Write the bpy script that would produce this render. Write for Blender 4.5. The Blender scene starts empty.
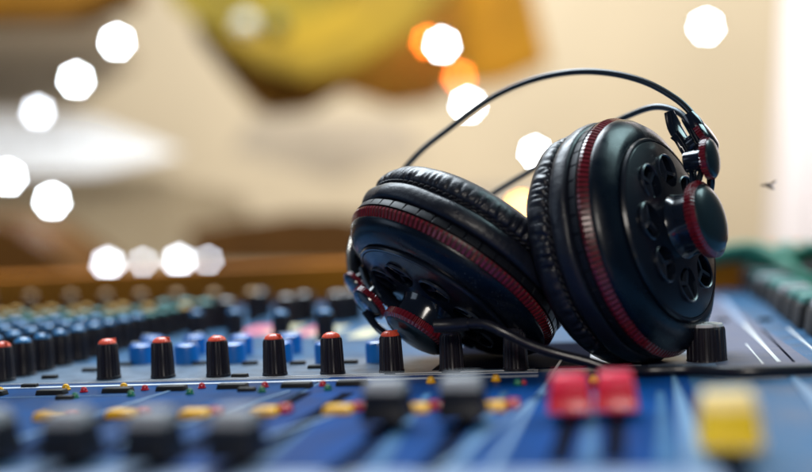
import bpy, bmesh, math, random
from mathutils import Vector, Matrix, noise
random.seed(7)
S = 0.001                     # everything below is written in millimetres
sc = bpy.context.scene
col = sc.collection
R = math.radians
PI = math.pi

# ------------------------------------------------------------------ camera
CAM = Vector((215.1, -433.2, 58.8))
yaw, pitch, roll = 0.19773, 0.0117, -0.0479
FW = Vector((-math.sin(yaw)*math.cos(pitch), math.cos(yaw)*math.cos(pitch), -math.sin(pitch)))
r0 = FW.cross(Vector((0, 0, 1))).normalized(); u0 = r0.cross(FW)
RT = math.cos(roll)*r0 + math.sin(roll)*u0
UP = -math.sin(roll)*r0 + math.cos(roll)*u0
FPX = 1128.0

def ray(x, y):
    return FW + RT*((x-406)/FPX) + UP*((236-y)/FPX)
def P(x, y, d):                         # point at distance d along the view direction
    return CAM + ray(x, y)*d
def G(x, y, z=0.0):                     # point on the console top
    r = ray(x, y); t = (z-CAM.z)/r.z
    return CAM + r*t
def camvec(a, b, c):                    # right, up, toward the viewer
    return (RT*a + UP*b - FW*c).normalized()

cam = bpy.data.cameras.new('camera'); co = bpy.data.objects.new('camera', cam); col.objects.link(co)
M = Matrix((RT, UP, -FW)).transposed().to_4x4(); M.translation = CAM*S
co.matrix_world = M
cam.sensor_width = 36; cam.lens = FPX*36/812; cam.clip_start = 0.02; cam.clip_end = 60
cam.dof.use_dof = True; cam.dof.focus_distance = 0.441
APER = 17.5
cam.dof.aperture_fstop = cam.lens/APER; cam.dof.aperture_blades = 7; cam.dof.aperture_rotation = R(12)
sc.camera = co
sc.view_settings.view_transform = 'Standard'; sc.view_settings.look = 'None'
sc.view_settings.exposure = .04; sc.view_settings.gamma = 1
sc.cycles.use_denoising = True
sc.cycles.max_bounces = 6
sc.cycles.sample_clamp_indirect = 4

# ------------------------------------------------------------------ materials
def mat(name, c, rough=.5, metal=0., spec=.5, coat=0., emit=None, es=0., trans=0., var=0., vscale=20, bump=0., bscale=80, rvar=0.):
    m = bpy.data.materials.new(name); m.use_nodes = True
    nt = m.node_tree; b = nt.nodes['Principled BSDF']
    b.inputs['Base Color'].default_value = (*c, 1); b.inputs['Roughness'].default_value = rough
    b.inputs['Metallic'].default_value = metal; b.inputs['Specular IOR Level'].default_value = spec
    b.inputs['Coat Weight'].default_value = coat; b.inputs['Coat Roughness'].default_value = .12
    b.inputs['Transmission Weight'].default_value = trans
    if emit: b.inputs['Emission Color'].default_value = (*emit, 1); b.inputs['Emission Strength'].default_value = es
    tc = nt.nodes.new('ShaderNodeTexCoord')
    if var or rvar:
        n = nt.nodes.new('ShaderNodeTexNoise'); n.inputs['Scale'].default_value = vscale; n.inputs['Detail'].default_value = 6
        nt.links.new(tc.outputs['Object'], n.inputs['Vector'])
        if var:
            mx = nt.nodes.new('ShaderNodeMixRGB'); mx.blend_type = 'MULTIPLY'; mx.inputs['Fac'].default_value = 1
            cr = nt.nodes.new('ShaderNodeMapRange'); cr.inputs['From Min'].default_value = .3; cr.inputs['From Max'].default_value = .7
            cr.inputs['To Min'].default_value = 1-var; cr.inputs['To Max'].default_value = 1+var
            nt.links.new(n.outputs['Fac'], cr.inputs['Value'])
            mx.inputs['Color1'].default_value = (*c, 1); nt.links.new(cr.outputs['Result'], mx.inputs['Color2'])
            nt.links.new(mx.outputs['Color'], b.inputs['Base Color'])
        if rvar:
            cr = nt.nodes.new('ShaderNodeMapRange'); cr.inputs['From Min'].default_value = .3; cr.inputs['From Max'].default_value = .7
            cr.inputs['To Min'].default_value = max(.02, rough-rvar); cr.inputs['To Max'].default_value = rough+rvar
            nt.links.new(n.outputs['Fac'], cr.inputs['Value']); nt.links.new(cr.outputs['Result'], b.inputs['Roughness'])
    if bump:
        n = nt.nodes.new('ShaderNodeTexNoise'); n.inputs['Scale'].default_value = bscale; n.inputs['Detail'].default_value = 4
        nt.links.new(tc.outputs['Object'], n.inputs['Vector'])
        bp = nt.nodes.new('ShaderNodeBump'); bp.inputs['Strength'].default_value = bump; bp.inputs['Distance'].default_value = .0004
        nt.links.new(n.outputs['Fac'], bp.inputs['Height']); nt.links.new(bp.outputs['Normal'], b.inputs['Normal'])
    return m

m_plastic = mat('black_navy_plastic', (.002, .006, .013), .31, spec=.27, coat=.12, rvar=.10, vscale=90, bump=.10, bscale=1100)
m_plate = mat('satin_plate', (.004, .007, .014), .30, spec=.4, coat=.18, bump=.05, bscale=1200)
m_leather = mat('black_leatherette', (.006, .008, .016), .42, spec=.4, coat=.08, bump=.35, bscale=1500, rvar=.1, vscale=120)
m_dark = mat('matt_black', (.004, .005, .008), .7)
m_dark2 = mat('black_rubber', (.004, .005, .009), .5, spec=.3)
m_spoke = mat('spoke_plastic', (.016, .022, .035), .3, coat=.3)
m_thread = mat('black_thread', (.012, .012, .016), .6)
m_redring = mat('red_anodised', (.15, .007, .016), .24, spec=.8, coat=.6, var=.25, vscale=300)
m_redring_dk = mat('red_ring_base', (.035, .001, .004), .4)
m_steel = mat('dark_steel_wire', (.05, .06, .07), .28, metal=.8)
m_gloss = mat('gloss_black_arm', (.006, .010, .020), .16, coat=.5)
m_disc = mat('teal_grey_disc', (.008, .020, .026), .3, coat=.3)
m_chrome = mat('pale_metal', (.55, .6, .62), .25, metal=1)
m_cable = mat('cable_rubber', (.010, .011, .018), .28, coat=.3, bump=.1, bscale=1500)
m_knob = mat('knob_black', (.010, .008, .014), .42, bump=.08, bscale=1500)
m_capred = mat('cap_red', (.80, .10, .05), .33, var=.15, vscale=400)
m_capblue = mat('cap_blue', (.035, .19, .42), .3, coat=.2)
m_capteal = mat('cap_teal', (.02, .20, .19), .4)
m_capbeige = mat('cap_beige', (.60, .36, .17), .5)
m_capblack = mat('cap_black', (.02, .02, .028), .28, coat=.4)
m_blueknob = mat('blue_knob', (.006, .17, .58), .3, coat=.3)
m_panel = mat('panel_grey_blue', (.036, .110, .22), .45, spec=.12, var=.22, vscale=60, rvar=.1, bump=.12, bscale=700)
m_panel_w = mat('panel_pale', (.24, .32, .48), .4, spec=.25, var=.1, vscale=80, rvar=.08)
m_panel_l = mat('printed_light_grey', (.55, .60, .68), .4, var=.15, vscale=120)
m_ctrl = mat('panel_lilac_grey', (.11, .16, .23), .42, spec=.2, var=.35, vscale=110, bump=.15, bscale=500)
m_panel_dk = mat('panel_slate', (.11, .12, .19), .55, spec=.3, var=.15, vscale=90, rvar=.1)
m_blue = mat('panel_deep_blue', (.000, .042, .18), .5, spec=.04, var=.3, vscale=45, rvar=.1, bump=.1, bscale=600)
m_bluel = mat('panel_mid_blue', (.002, .042, .145), .5, spec=.05, var=.3, vscale=45, rvar=.1)
m_white = mat('printed_white', (.75, .77, .8), .45)
m_stripe = mat('printed_pale_blue', (.12, .24, .40), .45)
m_haze = mat('painted_haze_blue', (.04, .12, .24), .5, spec=.1, var=.4, vscale=60)
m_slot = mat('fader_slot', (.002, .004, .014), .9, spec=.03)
m_btn = mat('button_charcoal', (.02, .021, .022), .5, spec=.2)
m_green = mat('lens_green', (.01, .20, .10), .2, coat=.5)
m_redl = mat('lens_red', (.55, .01, .03), .2, coat=.5)
m_yell = mat('lens_yellow', (.95, .48, .005), .3, coat=.3)
m_fgrey = mat('fader_grey', (.008, .010, .016), .45, spec=.25)
m_ftopd = mat('fader_top_slate', (.26, .27, .30), .45)
m_capglare = mat('cap_glare_grey', (.70, .70, .74), .4)
m_fred = mat('fader_red', (.80, .003, .03), .4, coat=.3)
m_fredt = mat('fader_red_top', (.80, .03, .08), .35)
m_fyel = mat('fader_yellow', (1.0, .66, .004), .4, coat=.3)
m_fyelt = mat('fader_yellow_top', (.95, .72, .30), .4)
m_wood = mat('orange_wood', (.35, .105, .001), .65, spec=.2, var=.3, vscale=12)
m_pink = mat('print_pink', (.72, .14, .20), .5)
m_capyel = mat('cap_amber', (.62, .34, .06), .5)
m_cream = mat('print_cream', (.75, .66, .42), .5)

def dust(m, amt, scale=900, c=(.20, .21, .23)):
    nt = m.node_tree; b = nt.nodes['Principled BSDF']; tc = nt.nodes.new('ShaderNodeTexCoord')
    v = nt.nodes.new('ShaderNodeTexVoronoi'); v.inputs['Scale'].default_value = scale
    n = nt.nodes.new('ShaderNodeTexNoise'); n.inputs['Scale'].default_value = 45; n.inputs['Detail'].default_value = 3
    for q in (v, n): nt.links.new(tc.outputs['Object'], q.inputs['Vector'])
    th = nt.nodes.new('ShaderNodeMapRange'); th.inputs['From Min'].default_value = .45; th.inputs['From Max'].default_value = .75
    th.inputs['To Min'].default_value = 0; th.inputs['To Max'].default_value = amt
    nt.links.new(n.outputs['Fac'], th.inputs['Value'])
    lt = nt.nodes.new('ShaderNodeMath'); lt.operation = 'LESS_THAN'
    nt.links.new(v.outputs['Distance'], lt.inputs[0]); nt.links.new(th.outputs['Result'], lt.inputs[1])
    mx = nt.nodes.new('ShaderNodeMixRGB'); mx.inputs['Color2'].default_value = (*c, 1)
    if b.inputs['Base Color'].is_linked: nt.links.new(b.inputs['Base Color'].links[0].from_socket, mx.inputs['Color1'])
    else: mx.inputs['Color1'].default_value = b.inputs['Base Color'].default_value
    nt.links.new(lt.outputs[0], mx.inputs['Fac']); nt.links.new(mx.outputs['Color'], b.inputs['Base Color'])
dust(m_plastic, .16); dust(m_plate, .16); dust(m_leather, .16); dust(m_disc, .14); dust(m_knob, .2, 1500, (.15, .14, .16)); dust(m_cable, .16)
dust(m_panel, .2, 700, (.45, .48, .52)); dust(m_ctrl, .22, 700, (.5, .52, .56))

# ------------------------------------------------------------------ mesh helper
class MB:
    def __init__(s): s.v = []; s.f = []
    def add(s, vs, fs, m=None):
        o = len(s.v)
        s.v += [(m @ Vector(v)) if m else Vector(v) for v in vs]
        s.f += [tuple(i+o for i in f) for f in fs]
        return s
    def revolve(s, prof, n=64, m=None, rf=None, close=False):
        vs = []; k = len(prof)
        for i in range(n):
            a = 2*PI*i/n
            for j, (r, z) in enumerate(prof):
                dr, dz = rf(a, j, r, z, i) if rf else (0, 0)
                vs.append(((r+dr)*math.cos(a), (r+dr)*math.sin(a), z+dz))
        fs = []
        for i in range(n):
            i2 = (i+1) % n
            for j in range(k-1 if not close else k):
                j2 = (j+1) % k
                fs.append((i*k+j, i2*k+j, i2*k+j2, i*k+j2))
        if not close:
            if prof[0][0] > 1e-6: fs.append(tuple(i*k for i in reversed(range(n))))
            if prof[-1][0] > 1e-6: fs.append(tuple(i*k+k-1 for i in range(n)))
        return s.add(vs, fs, m)
    def box(s, x0, x1, y0, y1, z0, z1, m=None, taper=(0, 0)):
        tx, ty = taper
        vs = [(x0, y0, z0), (x1, y0, z0), (x1, y1, z0), (x0, y1, z0), (x0+tx, y0+ty, z1), (x1-tx, y0+ty, z1), (x1-tx, y1-ty, z1), (x0+tx, y1-ty, z1)]
        return s.add(vs, [(3, 2, 1, 0), (4, 5, 6, 7), (0, 1, 5, 4), (1, 2, 6, 5), (2, 3, 7, 6), (3, 0, 4, 7)], m)
    def tube(s, pts, rad, n=14, m=None):
        pts = [Vector(p) for p in pts]; vs = []; N = len(pts)
        t0 = (pts[1]-pts[0]).normalized(); nn = t0.orthogonal().normalized()
        for i, p in enumerate(pts):
            t = (pts[min(i+1, N-1)]-pts[max(i-1, 0)]).normalized()
            nn = (nn - t*nn.dot(t)).normalized(); bb = t.cross(nn)
            r = rad(i/(N-1)) if callable(rad) else rad
            ra, rb = r if isinstance(r, tuple) else (r, r)
            for k in range(n):
                a = 2*PI*k/n; vs.append(p + nn*math.cos(a)*ra + bb*math.sin(a)*rb)
        fs = [(i*n+k, i*n+(k+1) % n, (i+1)*n+(k+1) % n, (i+1)*n+k) for i in range(N-1) for k in range(n)]
        fs += [tuple(reversed(range(n))), tuple((N-1)*n+k for k in range(n))]
        return s.add(vs, fs, m)
    def quadstrip(s, a, b, w0, w1, z0, z1):     # flat bar on the console from a to b
        a = Vector((a[0], a[1], 0)); b = Vector((b[0], b[1], 0)); d = (b-a).normalized(); q = Vector((-d.y, d.x, 0))
        base = [a-q*w0/2, a+q*w0/2, b+q*w1/2, b-q*w1/2]
        vs = [(p.x, p.y, z0) for p in base]+[(p.x, p.y, z1) for p in base]
        return s.add(vs, [(0, 1, 2, 3), (7, 6, 5, 4), (0, 4, 5, 1), (1, 5, 6, 2), (2, 6, 7, 3), (3, 7, 4, 0)])
    def build(s, name, m, parent=None, origin=(0, 0, 0), smooth=35, bevel=0, bseg=2):
        me = bpy.data.meshes.new(name); og = Vector(origin)
        me.from_pydata([((v-og)*S) for v in s.v], [], s.f)
        me.materials.append(m)
        bm = bmesh.new(); bm.from_mesh(me)
        bmesh.ops.remove_doubles(bm, verts=bm.verts, dist=1e-7)
        if bevel:
            es = [e for e in bm.edges if len(e.link_faces) == 2 and e.calc_face_angle() > R(30)]
            bmesh.ops.bevel(bm, geom=es, offset=bevel*S, segments=bseg, affect='EDGES', profile=.5, clamp_overlap=True)
        bmesh.ops.recalc_face_normals(bm, faces=bm.faces)
        for f in bm.faces: f.smooth = True
        for e in bm.edges:
            if len(e.link_faces) == 2 and e.calc_face_angle() > R(smooth): e.smooth = False
        bm.to_mesh(me); bm.free()
        o = bpy.data.objects.new(name, me); col.objects.link(o)
        if parent: o.parent = parent
        return o

def thing(name, label, cat, loc=(0, 0, 0), group=None):
    o = bpy.data.objects.new(name, None); col.objects.link(o); o.location = Vector(loc)*S
    o.empty_display_size = .01
    return tag(o, label, cat, group)
def tag(o, label=None, cat=None, group=None, kind=None):
    if label: o['label'] = label
    if cat: o['category'] = cat
    if group: o['group'] = group
    if kind: o['kind'] = kind
    return o
def copy_tree(o, parent=None):
    c = o.copy(); col.objects.link(c); c.parent = parent
    for ch in list(o.children): copy_tree(ch, c)
    return c
def spline(pts, n=12):                       # Catmull-Rom through the points
    pts = [Vector(p) for p in pts]; out = []
    q = [pts[0]*2-pts[1]] + pts + [pts[-1]*2-pts[-2]]
    for i in range(1, len(q)-2):
        a, b, c, d = q[i-1:i+3]
        for k in range(n):
            t = k/n
            out.append(.5*((2*b)+(-a+c)*t+(2*a-5*b+4*c-d)*t*t+(-a+3*b-3*c+d)*t**3))
    out.append(pts[-1]); return out

# ================================================================== MIXING CONSOLE
con = thing('mixing_console', 'large blue and grey audio mixing console covered with ribbed knobs, faders and buttons', 'mixing console')
YB = 395.0                                    # rear end of the top panel
MB().box(-700, 520, -330, YB, -60, 0).build('top_panel', m_panel, con, bevel=1)
# rear wooden rail
b = MB().box(-900, 700, YB+.5, YB+40, -60, 31); b.build('wooden_rail', m_wood, con, bevel=3)

def strip(name, m, a, b_, w0, w1, z1=.35, z0=-.2):
    return MB().quadstrip(a, b_, w0, w1, z0, z1).build(name, m, con)
# blue fader field, pale field and writing strip
MB().box(98, 232, -172, -9, -.2, .30).build('fader_panel', m_blue, con)
tag(MB().box(-120, 96, -160, -14, -.2, .28).build('fader_panel', m_bluel, con), 'paler blue fader panel of the channel strips')
MB().box(-260, 232, -300, -173, -.2, .26).build('writing_strip', m_panel_w, con)
# printed lines and strips, painted shade and haze
MB().box(-55, 176, -9.5, 50, -.2, .25).build('control_strip', m_ctrl, con)
a, c = G(428, 374), G(556, 343); MB().box(a.x, 196, 3.5, c.y, -.2, .36).build('shade_strip', m_slot, con)  # dark sheet paints the shadow under the left cup
a, c = G(566, 366), G(640, 346); tag(MB().box(a.x, c.x, 6, c.y+14, -.2, .34).build('pale_strip', m_panel_l, con), 'pale printed strip')
def gline(p, q, w0=.8, w1=None, m=m_white, name='print_haze_line', z=.5):
    a = G(*p); c = G(*q); return strip(name, m, a, c, w0, w1 if w1 is not None else w0, z1=z)
gline((-60, 390.5), (538, 376.5), 3.6, 3.6, m_panel_l, z=.45)
gline((-60, 386.8), (538, 373.0), .5, .5)
gline((150, 381), (538, 370.5), .7)
gline((-60, 400), (130, 396), .6, m=m_stripe)
gline((562, 360), (490, 472), 1.0, 2.0, m_stripe, z=.6)
gline((546, 392), (440, 472), 1.2, 2.2, m_stripe, z=.6)
gline((671, 368), (700, 472), .8, 6.5, m_stripe, z=.6)
gline((785, 371), (850, 436), 1.5, 6.0, m_stripe, z=.6)
for (x0, y0, x1) in ((594, 392, 588), (660, 392, 668), (428, 394, 372), (345, 396, 250), (505, 392, 455)):
    gline((x0, y0), (x1, 472), 2.4, 4.5, m_haze, z=.42)  # pale streaks paint reflected haze onto the fader panel
for x in (300, 180, 60):
    gline((x+110, 392), (x-60, 446), 1.0, 2.2, m_stripe, z=.6)

# ---- knobs
FL = 20
def flute(a, j, r, z, i):
    return ((-.34 if (i % 5) in (0, 1) else 0.12) if r > 3.5 else 0, 0)
def knob_proto(capmat, r=4.6, h=15.0, name='knob', body=m_knob, cut=False):
    k = r/4.6
    prof = [(r*1.10, 0), (r*1.10, 1.2), (r*1.03, 1.6), (r*.98, h*.5), (r*.92, h-1.2), (r*.86, h-.3), (r*.5, h-.2), (0, h-.2)]
    def fl(a, j, rr, z, i):
        return ((-.32*k if (i % 5) in (0, 1) else .1*k) if j in (2, 3, 4) else 0, 0)
    o = MB().revolve(prof, FL*5, rf=fl).build(name, body, None, smooth=28)
    # domed cap with small crimped rim
    cp = [(r*.78, h-.6), (r*.80, h+.1), (r*.66, h+1.0), (r*.40, h+1.7), (0, h+1.95)]
    def cf(a, j, rr, z, i): return ((.06*k if i % 4 < 2 else -.10*k) if j in (1, 2) else 0, 0)
    c = MB().revolve(cp, 64, rf=cf)
    c.box(-.35*k, .35*k, 0, r*.8, h+.4, h+1.75)
    c.build('cap', capmat, o, smooth=30)
    return o
def big_knob():
    def fl(a, j, rr, z, i): return ((-.4 if (i % 6) in (0, 1) else 0) if j in (1, 2, 3) else 0, 0)
    o = MB().revolve([(7.9, 0), (7.6, 1.0), (7.5, 7), (7.3, 12.6), (6.8, 13.4), (0, 13.4)], 6*22, rf=fl).build('knob', m_knob, None, smooth=28)
    c = MB()
    for q in range(4):
        pts = [(.5, .5)]+[(6.7*math.cos(a), 6.7*math.sin(a)) for a in [R(6+13*k) for k in range(7)]]
        n_ = len(pts); mm = Matrix.Rotation(R(90*q), 4, 'Z')
        c.add([(x, y, 13.2) for x, y in pts]+[(x*.95+.02, y*.95+.02, 14.6) for x, y in pts], [tuple(reversed(range(n_))), tuple(range(n_, 2*n_))]+[(i, (i+1) % n_, (i+1) % n_+n_, i+n_) for i in range(n_)], mm)
    c.build('cap', m_capglare, o, bevel=.25)  # pale cap colour stands in for the reflection on the top
    return o
protos = {
    'red': knob_proto(m_capred), 'navy': knob_proto(m_capblue), 'teal': knob_proto(m_capteal),
    'beige': knob_proto(m_capbeige, 4.4, 19), 'black': knob_proto(m_capblack), 'big': big_knob(), 'amber': knob_proto(m_capyel),
    'bigteal': knob_proto(m_capteal, 6.5, 17), 'bigblack': knob_proto(m_capblack, 6.8, 17)}
bk = MB().revolve([(5.6, 0), (5.6, 7.2), (5.2, 8.6), (4.2, 9.2), (0, 9.4)], 48).build('knob', m_blueknob, None)
MB().box(-.5, .5, 0, 5.2, 9.0, 9.9).build('pointer', m_white, bk); protos['blue'] = bk
LBL = {'red': 'ribbed black knob with a red cap', 'teal': 'ribbed black knob with a teal cap', 'beige': 'tall knob with a beige cap',
       'big': 'wide black ribbed knob with a notched top, its reflection painted pale', 'amber': 'ribbed black knob with an amber cap', 'blue': 'smooth light blue knob', 'navy': 'ribbed black knob with a blue cap'}
used = set(); nk = 0
def put(kind, x, y, rz=None, z=0):
    global nk
    p = protos[kind]
    if kind in used: o = copy_tree(p, con)
    else: o = p; o.parent = con; used.add(kind)
    o.location = Vector((x, y, z))*S; o.rotation_euler = (0, 0, random.uniform(-2.3, 2.3) if rz is None else rz)
    if kind in LBL: o['label'] = LBL[kind]
    nk += 1; return o
def visible(x, y, z=12, mrg=40):
    d = Vector((x, y, z))-CAM; w = d.dot(FW)
    if w < 60: return False
    px = 406+FPX*d.dot(RT)/w; py = 236-FPX*d.dot(UP)/w
    return -mrg < px < 812+mrg and -mrg < py < 472+mrg
for i in range(0, 6): put('red', 24*i, 0)
put('red', -48, 0)
put('black', 24*6, 0); put('black', 24*7+1, 0)
# dense block of channel knobs on the left, running back
for c in range(-2, -12, -1):
    for k in range(1, 14):
        x, y = 24*c, 16.6*k
        if not visible(x, y, 12, 25) or nk > 98: continue
        put('navy' if k < 9 else ('teal' if k < 12 else 'amber'), x, y)
# far row of beige capped knobs
for px in (-10, 32, 72, 107, 142, 178, 215, 253):
    g = G(px, 322); put('beige', g.x, g.y)
# teal and blue knobs standing apart behind
for kind, px, py in (('bigteal', 166, 331), ('bigteal', 187, 330), ('bigteal', 206, 331), ('bigblack', 228, 329), ('navy', 236, 340), ('navy', 282, 343), ('navy', 326, 342),
                     ('bigblack', 288, 325), ('bigblack', 306, 322), ('bigblack', 338, 322), ('bigblack', 352, 320), ('navy', 198, 341), ('bigblack', 262, 318)):
    g = G(px, py); put(kind, g.x, g.y)
put('big', *G(707, 361).xy, rz=.5)
for px, py in ((142, 364), (187, 364), (234, 363), (281, 362), (328, 363), (379, 362)):
    g = G(px, py); put('blue', g.x, g.y)
for px, py in ((196, 354), (242, 354), (291, 353), (153, 355)):
    g = G(px, py); put('blue', g.x, g.y)
# ---- low push buttons, lamps
bp = MB().box(-5.6, 5.6, -2.4, 2.4, 0, 2.2, taper=(.4, .4)).build('button', m_btn, con, bevel=.4)
first = [True]
def button(x, y, s=1.0, rz=0, sz=1.0):
    o = bp if first[0] else bp.copy()
    if not first[0]: col.objects.link(o)
    first[0] = False
    o.location = Vector((x, y, 0))*S; o.scale = (s, s, sz); o.rotation_euler = (0, 0, rz); o.parent = con
for px, py in ((-8, 396), (52, 395), (118, 393), (172, 391), (233, 389), (297, 388), (352, 386)):
    g = G(px, py); button(g.x, g.y, 1.05)
for px, py in ((65, 400), (247, 392), (125, 366), (200, 365), (250, 365), (298, 365), (350, 364), (316, 369), (30, 388), (50, 379), (90, 372), (240, 378),
               (722, 322), (765, 321), (470, 384), (600, 388), (705, 372)):
    g = G(px, py); button(g.x, g.y, .62, 0, .8)
def lamp_proto(m, r=1.25):
    return MB().revolve([(r*1.25, 0), (r*1.25, .4), (r, .5), (r*.95, 1.2), (r*.6, 1.8), (0, 2.0)], 24).build('indicator_lamp', m, con)
lp = {}
def led(m, px, py, r=1.25):
    g = G(px, py)
    if m.name in lp: o = lp[m.name].copy(); col.objects.link(o)
    else: o = lp[m.name] = lamp_proto(m)
    o.location = Vector((g.x, g.y, .45))*S; o.parent = con; o.scale = (r/1.25,)*3
for px, py in ((84, 393), (145, 391), (202, 389), (265, 388), (323, 387)): led(m_redl, px, py)
for px, py in ((66, 391), (124, 390), (431, 384), (496, 382), (0, 394), (594, 383)): led(m_yell, px, py, 1.5)
for px, py in ((131, 397), (190, 395), (75, 399), (262, 393), (518, 386), (328, 391)): led(m_green, px, py, 1.3)
led(m_redl, 524, 385, .9)
# ---- yellow and red illuminated keys along the fader field
def key(m, px, py, w, d, lab):
    g = G(px, py); o = MB().box(-w/2, w/2, -d/2, d/2, 0, 2.6, taper=(.7, .7)).build('key', m, con, bevel=.6)
    o.location = Vector((g.x, g.y, .3))*S; o['label'] = lab
for px, py in ((52, 420), (124, 418), (197, 418), (266, 416), (341, 414), (417, 413), (494, 411)):
    key(m_yell, px-2, py, 9.6, 7.5, 'yellow key'); key(m_redl, px+19, py-3, 5.2, 5.2, 'red key')
# ---- fader slots and caps
def fader(px, py, body, top, w=13.0, h=15.0, slot=True, far=40, near=60, lab=None, th=3.4):
    g = G(px, py)
    if slot: MB().box(g.x-2.7, g.x+2.7, g.y-near, g.y+far, -.2, .55).build('fader_slot', m_slot, con)
    o = MB()
    h -= 2.5; hh = 3+h
    # flared grip with a concave waist: wide foot, slimmer neck, wide top
    ring = [(w/2, 7.5, 3), (w/2-.2, 6.9, 3+h*.25), (w/2-.5, 5.9, 3+h*.55), (w/2-.7, 5.9, 3+h*.8), (w/2-.9, 6.2, hh)]
    vs = []; fs = []
    for (a, b, z) in ring: vs += [(-a, -b, z), (a, -b, z), (a, b, z), (-a, b, z)]
    for q in range(len(ring)-1):
        for e in range(4): fs.append((q*4+e, q*4+(e+1) % 4, q*4+4+(e+1) % 4, q*4+4+e))
    fs += [(3, 2, 1, 0), tuple(len(vs)-4+e for e in range(4))]
    o.add(vs, fs)
    o.box(-1.2, 1.2, -3, 3, -.5, 3.2)
    f = o.build('fader', body, con, bevel=.7, bseg=3)
    f.location = Vector((g.x, g.y, 0))*S
    if lab: f['label'] = lab
    t = MB()
    t.box(-w/2+.9, w/2-.9, -6.1, 6.1, hh+.02, hh+th, taper=(.8, 2.8)); t.build('fader_top', top, f, bevel=.5)
    return f
for px, py in ((388, 429), (464, 426)): fader(px, py, m_fgrey, m_ftopd, 13.5, 10.5, lab='dark grey fader with a pale top')
for px, py in ((-10, 466), (72, 467), (155, 468), (238, 468)): fader(px, py, m_fgrey, m_ftopd, 12.6, 11, near=40, far=84, lab='charcoal fader with a pale top near the front')
for px, py in ((571, 420), (617, 418)): fader(px, py, m_fred, m_fredt, 12.4, 9.5, near=60, far=4, lab='bright red fader')
fader(730, 457, m_fyel, m_fyelt, 14.5, 11.5, far=2, near=40, lab='bright yellow fader')
for px in (306, 348): MB().box(*(lambda g: (g.x-2.2, g.x+2.2, g.y-70, g.y))(G(px, 394)), -.2, .5).build('fader_slot', m_slot, con)
# ---- printed patches at the rear
for m, x0, x1, y in ((m_pink, 238, 268, 333), (m_cream, 268, 290, 333), (m_pink, 296, 312, 334), (m_cream, 312, 334, 334), (m_cream, 350, 372, 336)):
    a, c = G(x0, y), G(x1, y); MB().box(a.x, c.x, a.y-12, a.y+34, -.2, .4).build('printed_patch', m, con)
# ---- right hand section: slate and pale bands with white lines running back
def band(m, p, q, w0, w1, z): gline(p, q, w0, w1, m, 'printed_band', z)
band(m_panel_w, (690, 372), (668, 294), 30, 24, .30)
band(m_panel_dk, (772, 372), (690, 296), 34, 34, .42)
band(m_white, (779, 363), (744, 325), 1.5, 1.6, .6)
band(m_panel_w, (744, 325), (722, 300), 3.2, 5, .6)
band(m_white, (763, 365), (746, 345), .7, .6, .6)
band(m_slot, (794, 363), (762, 330), .9, .9, .62)
band(m_white, (822, 358), (788, 329), 1.0, .8, .6)
# column of black keys with pale teal tops along the right edge
for k in range(8):
    x = 300+random.uniform(-1, 1); y = 96+k*34
    o = MB().box(-11, 11, -13, 13, 0, 12, taper=(2, 2)).build('switch_block', m_dark, con, bevel=1.5)
    o.location = Vector((x, y, 0))*S
    t = MB().box(-8, 8, -10, 10, 12.1, 15.5, taper=(1, 1)).build('switch_cap', m_capteal if k % 3 else m_ftopd, o, bevel=.8)

# ================================================================== HEADPHONES
hp_base = G(600, 362)
hp = thing('headphones', 'black over-ear headphones with red knurled rings and twin wire headband lying on the console', 'headphones', hp_base)
HB = hp_base
def hpart(mb, name, m, parent=None, **k):
    return mb.build(name, m, parent or hp, origin=HB, **k)

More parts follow.
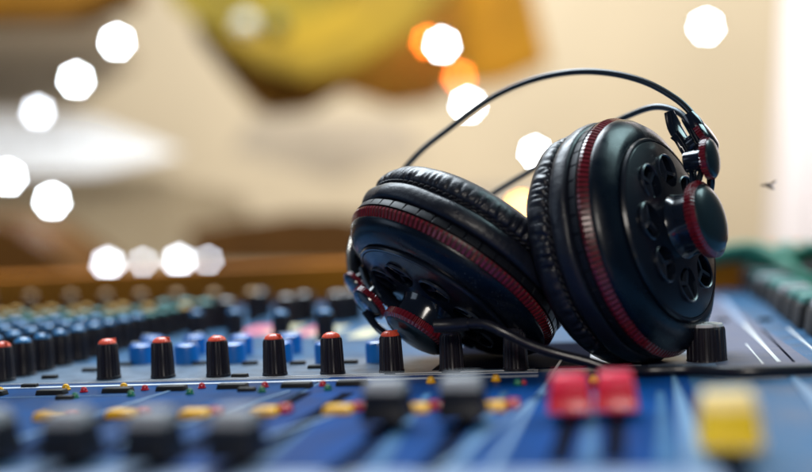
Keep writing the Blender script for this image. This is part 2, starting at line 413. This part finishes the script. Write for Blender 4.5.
def frame(c, n, up):
    n = n.normalized(); y = (up - n*up.dot(n)).normalized(); x = y.cross(n)
    m = Matrix((x, y, n)).transposed().to_4x4(); m.translation = c; return m
NH = 8
CS = .98
def cup(c, n, up, seed, hole0, squash=1.0):
    m = frame(c, n, up) @ Matrix.Scale(CS, 4); rnd = seed*17.3
    # shell
    prof = [(44, -6), (45.6, -2.5), (45.9, 2.9), (46.9, 3.3), (46.9, 4.2), (45.6, 5.8), (43.8, 7.9), (41, 9.3), (38.8, 10.1), (37.2, 10.2), (36.8, 8.6), (20, 8.8), (0, 8.8)]
    pr = []
    for i in range(len(prof)-1):
        pr.append(prof[i])
    pr.append(prof[-1])
    shell = hpart(MB().revolve([(30, -6)]+pr, 128, m), 'ear_cup', m_plastic, smooth=40)
    # slim ribbed black collar between pad and ring
    def collar(a, j, r, z, i): return ((-.7 if (i % 15) == 0 else 0) if j in (1, 2) else 0, 0)
    hpart(MB().revolve([(44, -5.6), (47.9, -4.8), (48.3, -4.2), (48.6, -1.6), (45, -1.3)], 15*43, m, collar, close=True), 'collar', m_dark2, shell)
    # red knurled ring : dark base + ribs
    hpart(MB().revolve([(45, -1.2), (48.1, -1.1), (48.1, .2), (46.2, 3.0), (45, 3.0)], 128, m, close=True), 'trim_ring', m_redring_dk, shell)
    t = MB(); nt = 136; RW = .52
    for i in range(nt):
        a = 2*PI*i/nt
        mm = m @ Matrix.Rotation(a, 4, 'Z')
        t.box(46.5, 48.6, -RW, RW, -.7, .5, mm); 
        t.add([(45, -RW, .5), (48.55, -RW, .5), (48.55, RW, .5), (45, RW, .5), (45, -RW, 3.2), (46.7, -RW, 3.0), (46.7, RW, 3.0), (45, RW, 3.2)],
              [(0, 1, 5, 4), (1, 2, 6, 5), (2, 3, 7, 6), (3, 0, 4, 7), (4, 5, 6, 7)], mm)
    hpart(t, 'ring_ribs', m_redring, shell)
    # ear pad with wrinkles
    pp = [(22, -15), (21, -20), (25, -25.5), (31, -28.2), (37.5, -28.6), (42.5, -27.2), (45.6, -24.8), (47.4, -21.8), (48.0, -18.8), (47.5, -16.6), (46.2, -15.4), (45.9, -15.0), (46.6, -14.4), (48.2, -13.4), (49.1, -11.2), (49.1, -8.0), (48.3, -5.7), (44, -5.2)]
    pp = [(a_, -5.2+(b_+5.2)*squash) for a_, b_ in pp]
    fine = []
    for i in range(len(pp)-1):
        for k in range(4):
            t_ = k/4; fine.append((pp[i][0]*(1-t_)+pp[i+1][0]*t_, pp[i][1]*(1-t_)+pp[i+1][1]*t_))
    fine.append(pp[-1])
    # smooth profile
    for _ in range(3):
        fine = [fine[0]]+[((fine[i-1][0]+2*fine[i][0]+fine[i+1][0])/4, (fine[i-1][1]+2*fine[i][1]+fine[i+1][1])/4) for i in range(1, len(fine)-1)]+[fine[-1]]
    def wr(a, j, r, z, i):
        if z > -6.2 or r < 40 : return (0, 0)
        seam = math.exp(-((z+15.1)/1.1)**2)
        puck = max(0, 1-abs(z+17.5)/6.5) if z < -15 else 0
        big = noise.noise(Vector((math.cos(a)*3.2+rnd, math.sin(a)*3.2, z*.08)))
        ridge = abs(noise.noise(Vector((math.cos(a)*13+rnd, math.sin(a)*13, z*.05+4))))
        fine_ = noise.noise(Vector((math.cos(a)*40+rnd, math.sin(a)*40, z*.3)))
        amp = .55+.9*max(0, noise.noise(Vector((math.cos(a)*1.6+rnd*2, math.sin(a)*1.6, 0)))+.25)
        d = -seam*.9 + big*.7 - puck*max(0, .42-ridge*1.9)*3.4*amp + fine_*.10 + (.25*big if z > -15 else 0)
        return (d, 0)
    hpart(MB().revolve(fine, 420, m, wr), 'ear_pad', m_leather, shell, smooth=80)
    # stitching in the seam
    st = MB(); ns = 96
    for i in range(ns):
        a0 = 2*PI*(i+.14)/ns; a1 = 2*PI*(i+.86)/ns; am = (a0+a1)/2
        rr = 46.35
        q = [(math.cos(a0)*rr, math.sin(a0)*rr, -15.7), (math.cos(am)*(rr+.75), math.sin(am)*(rr+.75), -15.2), (math.cos(a1)*rr, math.sin(a1)*rr, -14.7)]
        st.tube([m @ Vector(v) for v in q], .42, 6)
    hpart(st, 'stitching', m_thread, shell)
    # perforated plate made with a boolean
    dome = [(9, 11.0), (35.8, 8.9), (36.2, 9.7), (36.0, 11.2), (35.2, 12.1), (30, 13.3), (22, 14.5), (15, 15.3), (9, 15.8)]
    d = MB().revolve(dome, 96, None, close=True).build('grille_plate', m_plate)
    cu = MB()
    for k in range(NH):
        th = R(hole0+k*360/NH); px, py = -math.sin(th)*23, math.cos(th)*23
        cu.revolve([(6.8, 5), (6.8, 25)], 40, Matrix.Translation((px, py, 0)))
    cut = cu.build('cutter', m_plate)
    md = d.modifiers.new('b', 'BOOLEAN'); md.operation = 'DIFFERENCE'; md.object = cut; md.solver = 'EXACT'
    dg = bpy.context.evaluated_depsgraph_get(); dg.update()
    me = bpy.data.meshes.new_from_object(d.evaluated_get(dg)); 
    bpy.data.objects.remove(cut); bpy.data.objects.remove(d)
    mm = m.copy(); mm.translation = m.translation - HB
    me.transform(Matrix.Scale(1/S, 4)); me.transform(mm); me.transform(Matrix.Scale(S, 4))
    bm = bmesh.new(); bm.from_mesh(me); bmesh.ops.recalc_face_normals(bm, faces=bm.faces)
    for f in bm.faces: f.smooth = True
    for e in bm.edges: e.smooth = not (len(e.link_faces) == 2 and e.calc_face_angle() > R(32))
    bm.to_mesh(me); bm.free()
    me.name = 'grille_plate'; o = bpy.data.objects.new('grille_plate', me); col.objects.link(o); o.parent = shell
    # hole lips and Y spokes
    sp = MB(); lip = MB()
    for k in range(NH):
        th = R(hole0+k*360/NH); px, py = -math.sin(th)*23, math.cos(th)*23
        mm = m @ Matrix.Translation((px, py, 0)) @ Matrix.Rotation(th, 4, 'Z') @ Matrix.Rotation(R(2.2), 4, 'X')
        for q in range(3):
            sp.box(-.75, .75, 0, 6.6, 12.0, 13.9, mm @ Matrix.Rotation(R(120*q+30), 4, 'Z'))
        lip.revolve([(6.7, 13.3), (7.3, 13.5), (7.5, 14.4), (7.1, 14.75), (6.65, 14.4)], 40, mm, close=True)
    hpart(sp, 'grille_spokes', m_spoke, shell); hpart(lip, 'hole_rims', m_spoke, shell)
    # raised bead round the plate
    hpart(MB().revolve([(35.6, 10.1), (36.8, 10.2), (37.1, 11.1), (36.6, 12.0), (35.7, 12.1)], 128, m, close=True), 'plate_rim', m_plate, shell)
    # dial
    hpart(MB().revolve([(13.0, 15.5), (12.3, 17), (12.0, 19), (12.0, 23.5), (12.8, 24.4), (12.8, 25)], 96, m), 'dial', m_gloss, shell)
    def kn(a, j, r, z, i): return ((.45 if i % 4 < 2 else -.25) if j in (1, 2) else 0, 0)
    hpart(MB().revolve([(12.0, 24.2), (14.5, 24.4), (14.9, 27.2), (13.6, 28.3), (12.4, 28.2)], 4*56, m, kn, close=True), 'dial_ring', m_redring, shell, smooth=30)
    hpart(MB().revolve([(13.7, 27.6), (13.4, 28.4), (12.2, 29.4), (9, 30.5), (5, 31.1), (0, 31.3)], 96, m), 'dial_face', m_disc, shell)
    return shell, m

nR = camvec(.80*.952, .80*.303, .60); upR = camvec(-.303, .952, 0)
nL = camvec(-.563*.955, -.826*.955, .30); upL = camvec(-.826, .563, 0)
cR = P(645, 236, 438)
cL = P(450, 280, 460)
shR, mR = cup(cR, nR, upR, 1, -17)
shL, mL = cup(cL, nL, upL, 2, 10, .95)

for sh in (shR, shL):
    zs = [(v.co.z/S+HB.z) for q in [sh]+list(sh.children) for v in q.data.vertices]
    print('CUP MIN Z', min(zs))
# small knurled hinge knobs
def hinge_knob(c, n, r, L, parent, fm=m_disc):
    m = frame(c, n, UP); k = r/8
    o = hpart(MB().revolve([(0, -L), (r*.52, -L), (r*.55, -L+.6), (r*.55, -3.4*k), (r*.9, -3.2*k)], 48, m), 'hinge_knob', m_gloss, parent)
    def kn(a, j, rr, z, i): return ((.3 if i % 4 < 2 else -.2) if j in (1, 2) else 0, 0)
    hpart(MB().revolve([(r*.7, -3.6*k), (r, -3.5*k), (r*1.02, -1.0*k), (r*.8, -.6*k)], 4*36, m, kn, close=True), 'knurled_edge', m_redring, o)
    hpart(MB().revolve([(r*.98, -1.2*k), (r*.96, -.3*k), (r*.8, .5*k), (r*.4, 1.0*k), (0, 1.1*k)], 48, m), 'hinge_face', fm, o)
    return o
nh = camvec(.90, .10, .42)
hinge_knob(P(714, 158, 424), camvec(.83, .12, .54), 7.5, 11, hp)
hinge_knob(P(709, 133, 438), camvec(.72, .56, .40), 7.0, 10, hp, m_gloss)
# arm blades of the right yoke
arm = MB()
arm.tube(spline([P(669, 112, 446), P(675, 128, 445), P(685, 146, 441), P(692, 166, 436), P(694, 190, 430)], 8), lambda t: ((1.6+2.6*math.sin(PI*min(1, t*1.1+.12))), 1.3), 14)
hpart(arm, 'yoke_arm', m_gloss)
hpart(MB().tube(spline([P(674, 134, 440), P(680, 141, 440), P(689, 158, 438)], 6), lambda t: (2.6-.8*t, 1.2), 12), 'yoke_arm', m_gloss)
hpart(MB().tube(spline([P(700, 152, 430), P(702, 166, 428), P(698, 184, 428)], 6), 1.2, 10), 'yoke_pin', m_steel)
hpart(MB().tube(spline([P(706, 165, 432), P(711, 180, 432), P(708, 200, 434)], 6), 1.6, 10), 'yoke_pin', m_gloss)
bl = MB(); bl.tube(spline([P(688, 116, 440), P(695, 126, 438), P(703, 142, 436)], 6), lambda t: 3.0+.5*math.sin(PI*t), 14)
hpart(bl, 'wire_socket', m_gloss)
# left yoke: pale metal bracket with two knobs, just beyond the left cup
br = MB(); br.tube(spline([P(360, 240, 488), P(355, 256, 486), P(356, 276, 482), P(366, 296, 478)], 8), lambda t: (5.4-2.2*t, 1.4), 14)
hpart(br, 'yoke_arm', m_chrome)
hinge_knob(P(353, 287, 480), camvec(-.70, -.60, .38), 6.2, 12, hp, m_gloss)
hinge_knob(P(366, 306, 468), camvec(-.66, -.64, .38), 8.0, 15, hp, m_gloss)
hpart(MB().tube(spline([P(372, 256, 478), P(378, 276, 474), P(386, 296, 466), P(398, 308, 462)], 8), lambda t: (4.0, 1.8), 12), 'yoke_arm', m_gloss)
hpart(MB().tube(spline([P(362, 268, 478), P(368, 284, 474), P(380, 300, 468)], 6), 1.5, 10), 'yoke_pin', m_steel)
hpart(MB().tube(spline([P(366, 312, 470), P(376, 326, 466), P(386, 334, 462)], 6), lambda t: (1.8, 1.3), 12), 'yoke_pin', m_gloss)
# headband wires
w1 = spline([P(700, 126, 438), P(693, 115, 440), P(676, 99, 446), P(645, 82, 456), P(608, 73, 467), P(570, 72.5, 478), P(530, 81, 489), P(490, 99, 497), P(450, 128, 502), P(420, 152, 503), P(395, 182, 502), P(372, 222, 499), P(360, 256, 494)], 10)
hpart(MB().tube(w1, lambda t: 1.35, 14), 'headband_wire', m_steel)
w2 = spline([P(690, 122, 448), P(676, 111, 456), P(655, 107, 466), P(630, 115, 478), P(600, 130, 492), P(565, 150, 505), P(530, 171, 516), P(492, 194, 524), P(455, 222, 524), P(415, 250, 516), P(375, 274, 500)], 10)
hpart(MB().tube(w2, lambda t: 1.35, 14), 'headband_wire', m_steel)
# cable
ca = spline([P(436, 325.5, 423), P(452, 325, 422), P(470, 323.5, 420), P(486, 324.5, 418), P(505, 333, 416), P(530, 345, 415), P(556, 353.5, 414), P(585, 361, 412), G(612, 369, 2.3), G(645, 371, 2.3), G(690, 370, 2.3), G(740, 372, 2.3), G(790, 370.5, 2.3), G(840, 368, 2.3), G(920, 362, 2.3)], 10)
cb = hpart(MB().tube(ca, 1.95, 16), 'cable', m_cable)
hpart(MB().tube(spline([P(434, 325.7, 423), P(452, 325.2, 422), P(469, 323.8, 420)], 6), lambda t: 2.7-.2*t, 16), 'strain_relief', m_cable, cb)
hpart(MB().tube(spline([P(447, 325.4, 423), P(447.8, 325.4, 423)], 2), 3.0, 16), 'strain_relief_ring', m_dark, cb) if False else None

# ================================================================== FLY
fc = P(769, 185.5, 500)
fly = thing('fly', 'tiny dark fly hovering in the air right of the headphones', 'fly', fc)
def ell(mb, c, d, a, b_, n=12):
    d = d.normalized(); mb.revolve([(b_*math.sin(PI*t/8), -a*math.cos(PI*t/8)) for t in range(9)], n, frame(c, d, UP if abs(d.dot(UP)) < .9 else RT))
fb = MB(); dx = camvec(.75, -.55, .1)
ell(fb, fc, dx, 1.1, .8); ell(fb, fc+dx*1.6, dx, 1.3, .55); ell(fb, fc-dx*1.1, dx, .5, .5)
fb.build('body', mat('fly_body', (.05, .03, .035), .5), fly, origin=fc)
m_wing = mat('insect_wing', (.12, .09, .09), .3, trans=.4)
for s, e in (((-1), camvec(-1, .02, .1)), (1, camvec(.85, .55, 0))):
    w = MB(); q = e.cross(FW).normalized(); pts = []
    for k in range(12):
        a = 2*PI*k/12; pts.append(fc+e*(2.1+1.9*math.cos(a))+q*(.5*math.sin(a)))
    n_ = len(pts); th = FW*.03
    w.add([p-th for p in pts]+[p+th for p in pts], [tuple(range(n_)), tuple(reversed(range(n_, 2*n_)))]+[(i, (i+1) % n_, (i+1) % n_+n_, i+n_) for i in range(n_)])
    w.build('wing', m_wing, fly, origin=fc)
for k in range(3):
    MB().tube([fc+dx*(k*.5-.5), fc+dx*(k*.6-.6)-UP*.9, fc+dx*(k*.8-.9)-UP*1.7], .09, 5).build('leg', m_dark, fly, origin=fc)

# ================================================================== ROOM BEHIND (out of focus)
def wallmat(name, stops, rough=.8):
    return mat(name, stops, rough, var=.10, vscale=.8)
m_wall = wallmat('cream_wall', (.63, .54, .39))
m_floor = wallmat('room_floor', (.30, .19, .09))
D0 = 4200
c0 = P(406, 236, D0)
def plane_box(name, m, x0, y0, x1, y1, d, th=60, parent=None):
    """upright slab at distance d, standing square to the room (parallel to the console's rear edge)"""
    a, b2 = P(x0, y0, d), P(x1, y1, d)
    ym = (a.y+b2.y)/2
    return MB().box(min(a.x, b2.x), max(a.x, b2.x), ym-th/2, ym+th/2, min(a.z, b2.z), max(a.z, b2.z)).build(name, m, parent)
W = MB().box(-4200, 3200, 4300, 4360, -1100, 2600).build('wall', m_wall); tag(W, kind='structure')
F = MB().box(-4200, 3200, 900, 4300, -1160, -1100).build('floor', m_floor); tag(F, kind='structure')

# white curtain on the right
cu = MB(); n = 60; vs = []; a = P(738, 0, 3300); X0 = a.x
for i in range(n+1):
    x = X0+i*14; y = a.y+28*math.sin(i*.9)
    vs += [(x-40, y, -1000), (x+260, y, 1900), (x-40, y+8, -1000), (x+260, y+8, 1900)]
fs = []
for i in range(n):
    o = i*4; fs += [(o, o+4, o+5, o+1), (o+2, o+3, o+7, o+6), (o+1, o+5, o+7, o+3), (o, o+2, o+6, o+4)]
fs += [(0, 1, 3, 2), (n*4, n*4+2, n*4+3, n*4+1)]
cu.add(vs, fs)
tag(cu.build('curtain', mat('white_curtain', (.76, .73, .74), .8)), 'long white curtain hanging at the right edge of the room', 'curtain')

m_yc = mat('yellow_cloth', (.33, .215, .003), .7, var=.45, vscale=3)
m_br = mat('brown_wood', (.17, .075, .003), .7, spec=.2, var=.3, vscale=3)
m_br2 = mat('dark_brown_wood', (.09, .038, .006), .7, spec=.2, var=.3, vscale=3)
m_or = mat('amber_wood', (.30, .14, .003), .7, spec=.2, var=.3, vscale=3)
def slab(name, m, pts, d, th, label, cat):
    w = [P(x, y, d) for x, y in pts]; n_ = len(w)
    mb = MB(); t = Vector((0, th, 0))
    mb.add(w+[p+t for p in w], [tuple(range(n_)), tuple(reversed(range(n_, 2*n_)))]+[(i, (i+1) % n_, (i+1) % n_+n_, i+n_) for i in range(n_)])
    return tag(mb.build(name, m, None, bevel=8), label, cat)
m_ol = mat('olive_cloth', (.20, .15, .004), .8, var=.5, vscale=3)
slab('ceiling_beam', m_br, [(180, -40), (200, 36), (232, 78), (260, 110), (300, 106), (335, 86), (385, 102), (430, 96), (458, 60), (455, -40)], 3240, 100, 'dark brown wooden beam behind the yellow cloths', 'beam')
slab('canopy', m_ol, [(150, -40), (180, 8), (232, 38), (290, 48), (330, 24), (350, -40)], 3120, 80, 'olive yellow cloth gathered at the top of the photo', 'cloth')
slab('sash', m_yc, [(225, 36), (262, 66), (310, 76), (352, 62), (400, 32), (446, -14), (440, -40), (372, -40), (345, 6), (300, 26), (262, 22)], 3000, 70, 'bright yellow sash sweeping up to the right in front of the brown beam', 'sash')
for nm, m_, px, lab_ in (('ball', mat('pale_blue_ball', (.55, .62, .62), .5), 246, 'pale blue ball hanging before the olive cloth'), ('ball', mat('dark_green_ball', (.02, .06, .02), .5), 276, 'dark green ball hanging before the olive cloth')):
    c = P(px, 26, 2900); tag(MB().revolve([(30*math.sin(PI*k/12), -30*math.cos(PI*k/12)) for k in range(13)], 24, Matrix.Translation(c)).build(nm, m_), lab_, 'ball')
slab('glow', mat('lit_wall_glow', (.9, .93, .95), .5, emit=(.92, .96, 1.0), es=.45), [(-60, 112), (-60, 172), (90, 170), (168, 152), (90, 122)], 3600, 40, 'bright window strip in the cream wall at the left', 'glow')  # emitting sheet added to stand for window glare on the wall
slab('wall_patch', mat('grey_beige_panel', (.60, .49, .34), .7, var=.2, vscale=2), [(-60, 22), (-60, 112), (60, 108), (130, 60), (110, 26)], 3500, 40, 'grey beige panel above the bright window strip', 'panel')
slab('wall_patch', mat('tan_panel', (.42, .34, .22), .7, var=.2, vscale=2), [(-60, 176), (-60, 262), (250, 262), (240, 200), (150, 176)], 3700, 40, 'tan panel below the bright window strip', 'panel')
slab('wall_patch', mat('taupe_shade', (.46, .40, .31), .7, var=.3, vscale=2), [(255, 118), (235, 150), (330, 178), (420, 150), (400, 122)], 3900, 40, 'taupe shade painted on the wall under the yellow cloths', 'panel')  # slab whose colour stands in for shadow on the wall
slab('patch', mat('pale_patch', (.80, .76, .66), .6), [(380, 196), (380, 262), (560, 262), (560, 190)], 3700, 60, 'pale cream ledge behind the left ear cup', 'patch')  # pale slab standing for a paler region of the wall
slab('hanging_panel', m_or, [(430, -40), (418, 40), (440, 84), (500, 78), (543, 58), (520, -40)], 3300, 90, 'amber brown wooden panel right of the yellow canopy', 'panel')
slab('shelf', m_br, [(-60, -40), (-60, 14), (60, 12), (110, -8), (110, -40)], 3200, 200, 'brown wooden shelf at the upper left of the room', 'shelf')
slab('cabinet', m_br2, [(190, 232), (200, 264), (352, 264), (356, 222), (300, 216), (240, 224)], 3000, 300, 'low dark brown cabinet behind the console', 'cabinet')
slab('bench', m_br2, [(-60, 215), (-60, 300), (95, 300), (60, 262), (10, 228)], 2800, 300, 'sloping brown bench behind the left end of the console', 'bench')
# coiled green cable and dark box at the right rear
m_gc = mat('green_cable', (.004, .15, .09), .45)
gc = P(770, 262, 760)
gr = MB().tube(spline([P(690, 268, 770), P(720, 254, 770), P(755, 250, 765), P(780, 262, 750), P(800, 278, 735), P(830, 300, 720), P(860, 320, 715)], 8), 6, 14)
gr.tube(spline([P(765, 262, 780), P(785, 250, 776), P(800, 256, 765), P(812, 250, 760), P(850, 275, 760)], 8), 6, 14)
gr.tube(spline([P(690, 262, 790), P(740, 256, 785), P(775, 272, 760), P(790, 290, 750), P(830, 296, 745)], 8), 5, 14)
tag(gr.build('cable', m_gc), 'thick green cable looped over the right rear corner of the console', 'cable')
tag(MB().box(*(lambda g: (g.x-14, g.x+90, g.y, g.y+60))(P(772, 280, 735)), .5, 17).build('connector_box', m_dark, None, bevel=3), 'dark box under the green cable at the right rear of the console', 'box')

# ---- lit bulbs
m_bulb = mat('lit_bulb_cool', (1, 1, 1), .5, emit=(.80, .90, 1.0), es=75)
m_bulbd = mat('lit_bulb_soft', (1, 1, 1), .5, emit=(.80, .88, 1.0), es=20)
m_bulbo = mat('lit_bulb_orange', (1, .5, .2), .5, emit=(1.0, .15, .008), es=22)
m_bulbw = mat('lit_bulb_warm', (1, .8, .5), .5, emit=(1.0, .42, .06), es=32)
m_sock = mat('lamp_socket', (.25, .22, .2), .5)
def bulb(px, py, d, m, label, diam=9.8):
    c = P(px, py, d); r = diam*d/FPX/2
    t = thing('lamp', label, 'lamp', c, 'small lamps lit in the room behind')
    MB().revolve([(r*math.sin(PI*k/12), -r*math.cos(PI*k/12)) for k in range(13)], 24, Matrix.Translation(c)).build('bulb', m, t, origin=c)
    MB().revolve([(r*.5, r*.9), (r*.55, r*1.9), (r*.2, r*2.1), (0, r*2.1)], 16, Matrix.Translation(c)).build('socket', m_sock, t, origin=c)
bulb(117, 42, 3000, m_bulb, 'white lamp nearest the top left corner, highest of the slanting row of three')
bulb(76, 80, 3000, m_bulb, 'white lamp in the middle of the slanting row of three at upper left')
bulb(38, 112, 3000, m_bulbd, 'dimmer white lamp, lowest of the slanting row of three at upper left')
bulb(8, 177, 3000, m_bulb, 'white lamp cut by the left edge of the photo')
bulb(52, 201, 3000, m_bulb, 'white lamp just right of the one at the left edge')
bulb(108, 264, 2600, m_bulbd, 'white lamp low over the wooden rail, left one of the lower pair')
bulb(179, 261, 2600, m_bulbd, 'white lamp low over the wooden rail, right one of the lower pair')
bulb(143, 262, 2000, m_bulbd, 'faint half hidden lamp between the two low white lamps', 5)
bulb(208, 260, 2000, m_bulbd, 'faint half hidden lamp right of the two low white lamps', 5)
bulb(442, 45, 3000, m_bulb, 'white lamp in front of the amber panel above the headband')
bulb(468, 105, 3000, m_bulb, 'white lamp crossed by the headband wire')
bulb(459, 77, 3100, m_bulbo, 'orange lamp between the two white lamps above the headband')
bulb(428, 42, 3150, m_bulbo, 'orange lamp behind the left side of the upper white lamp')
bulb(535, 152, 1700, m_bulb, 'white lamp left of the right ear cup')
bulb(522, 209, 2400, m_bulbw, 'warm yellow lamp shining between the two ear cups', 14)
bulb(706, 27, 3000, m_bulb, 'single white lamp at the upper right of the photo')

# ================================================================== LIGHT
w = bpy.data.worlds.new('World'); sc.world = w; w.use_nodes = True
w.node_tree.nodes['Background'].inputs['Color'].default_value = (.50, .66, 1.0, 1)
w.node_tree.nodes['Background'].inputs['Strength'].default_value = .035
def area(name, loc, to, size, power, c, sy=None):
    l = bpy.data.lights.new(name, 'AREA'); l.size = size*S; l.energy = power; l.color = c
    if sy: l.shape = 'RECTANGLE'; l.size_y = sy*S
    o = bpy.data.objects.new(name, l); col.objects.link(o); o.location = Vector(loc)*S
    o.rotation_euler = (Vector(to)-Vector(loc)).to_track_quat('-Z', 'Y').to_euler(); return o
area('key_window', (-150, 560, 1000), (80, 0, 30), 700, 23, (.80, .91, 1.0))
area('side_window', (750, 420, 800), (200, 0, 60), 500, 5.5, (.62, .92, .95))
area('left_fill', (-900, -250, 500), (100, 0, 30), 500, 1.2, (.65, .8, 1.0))  # weak fill added from the left, no visible source
area('front_fill', (240, -430, 240), (190, -110, 0), 120, .75, (1.0, .93, .84))  # unseen fill added near the camera to brighten the fader fronts
area('room_light', (-400, 1700, 2400), (-300, 4300, 200), 1800, 165, (1, .965, .90))
area('room_light_right', (1500, 2400, 800), (700, 4300, 300), 900, 19, (1, .95, .95))
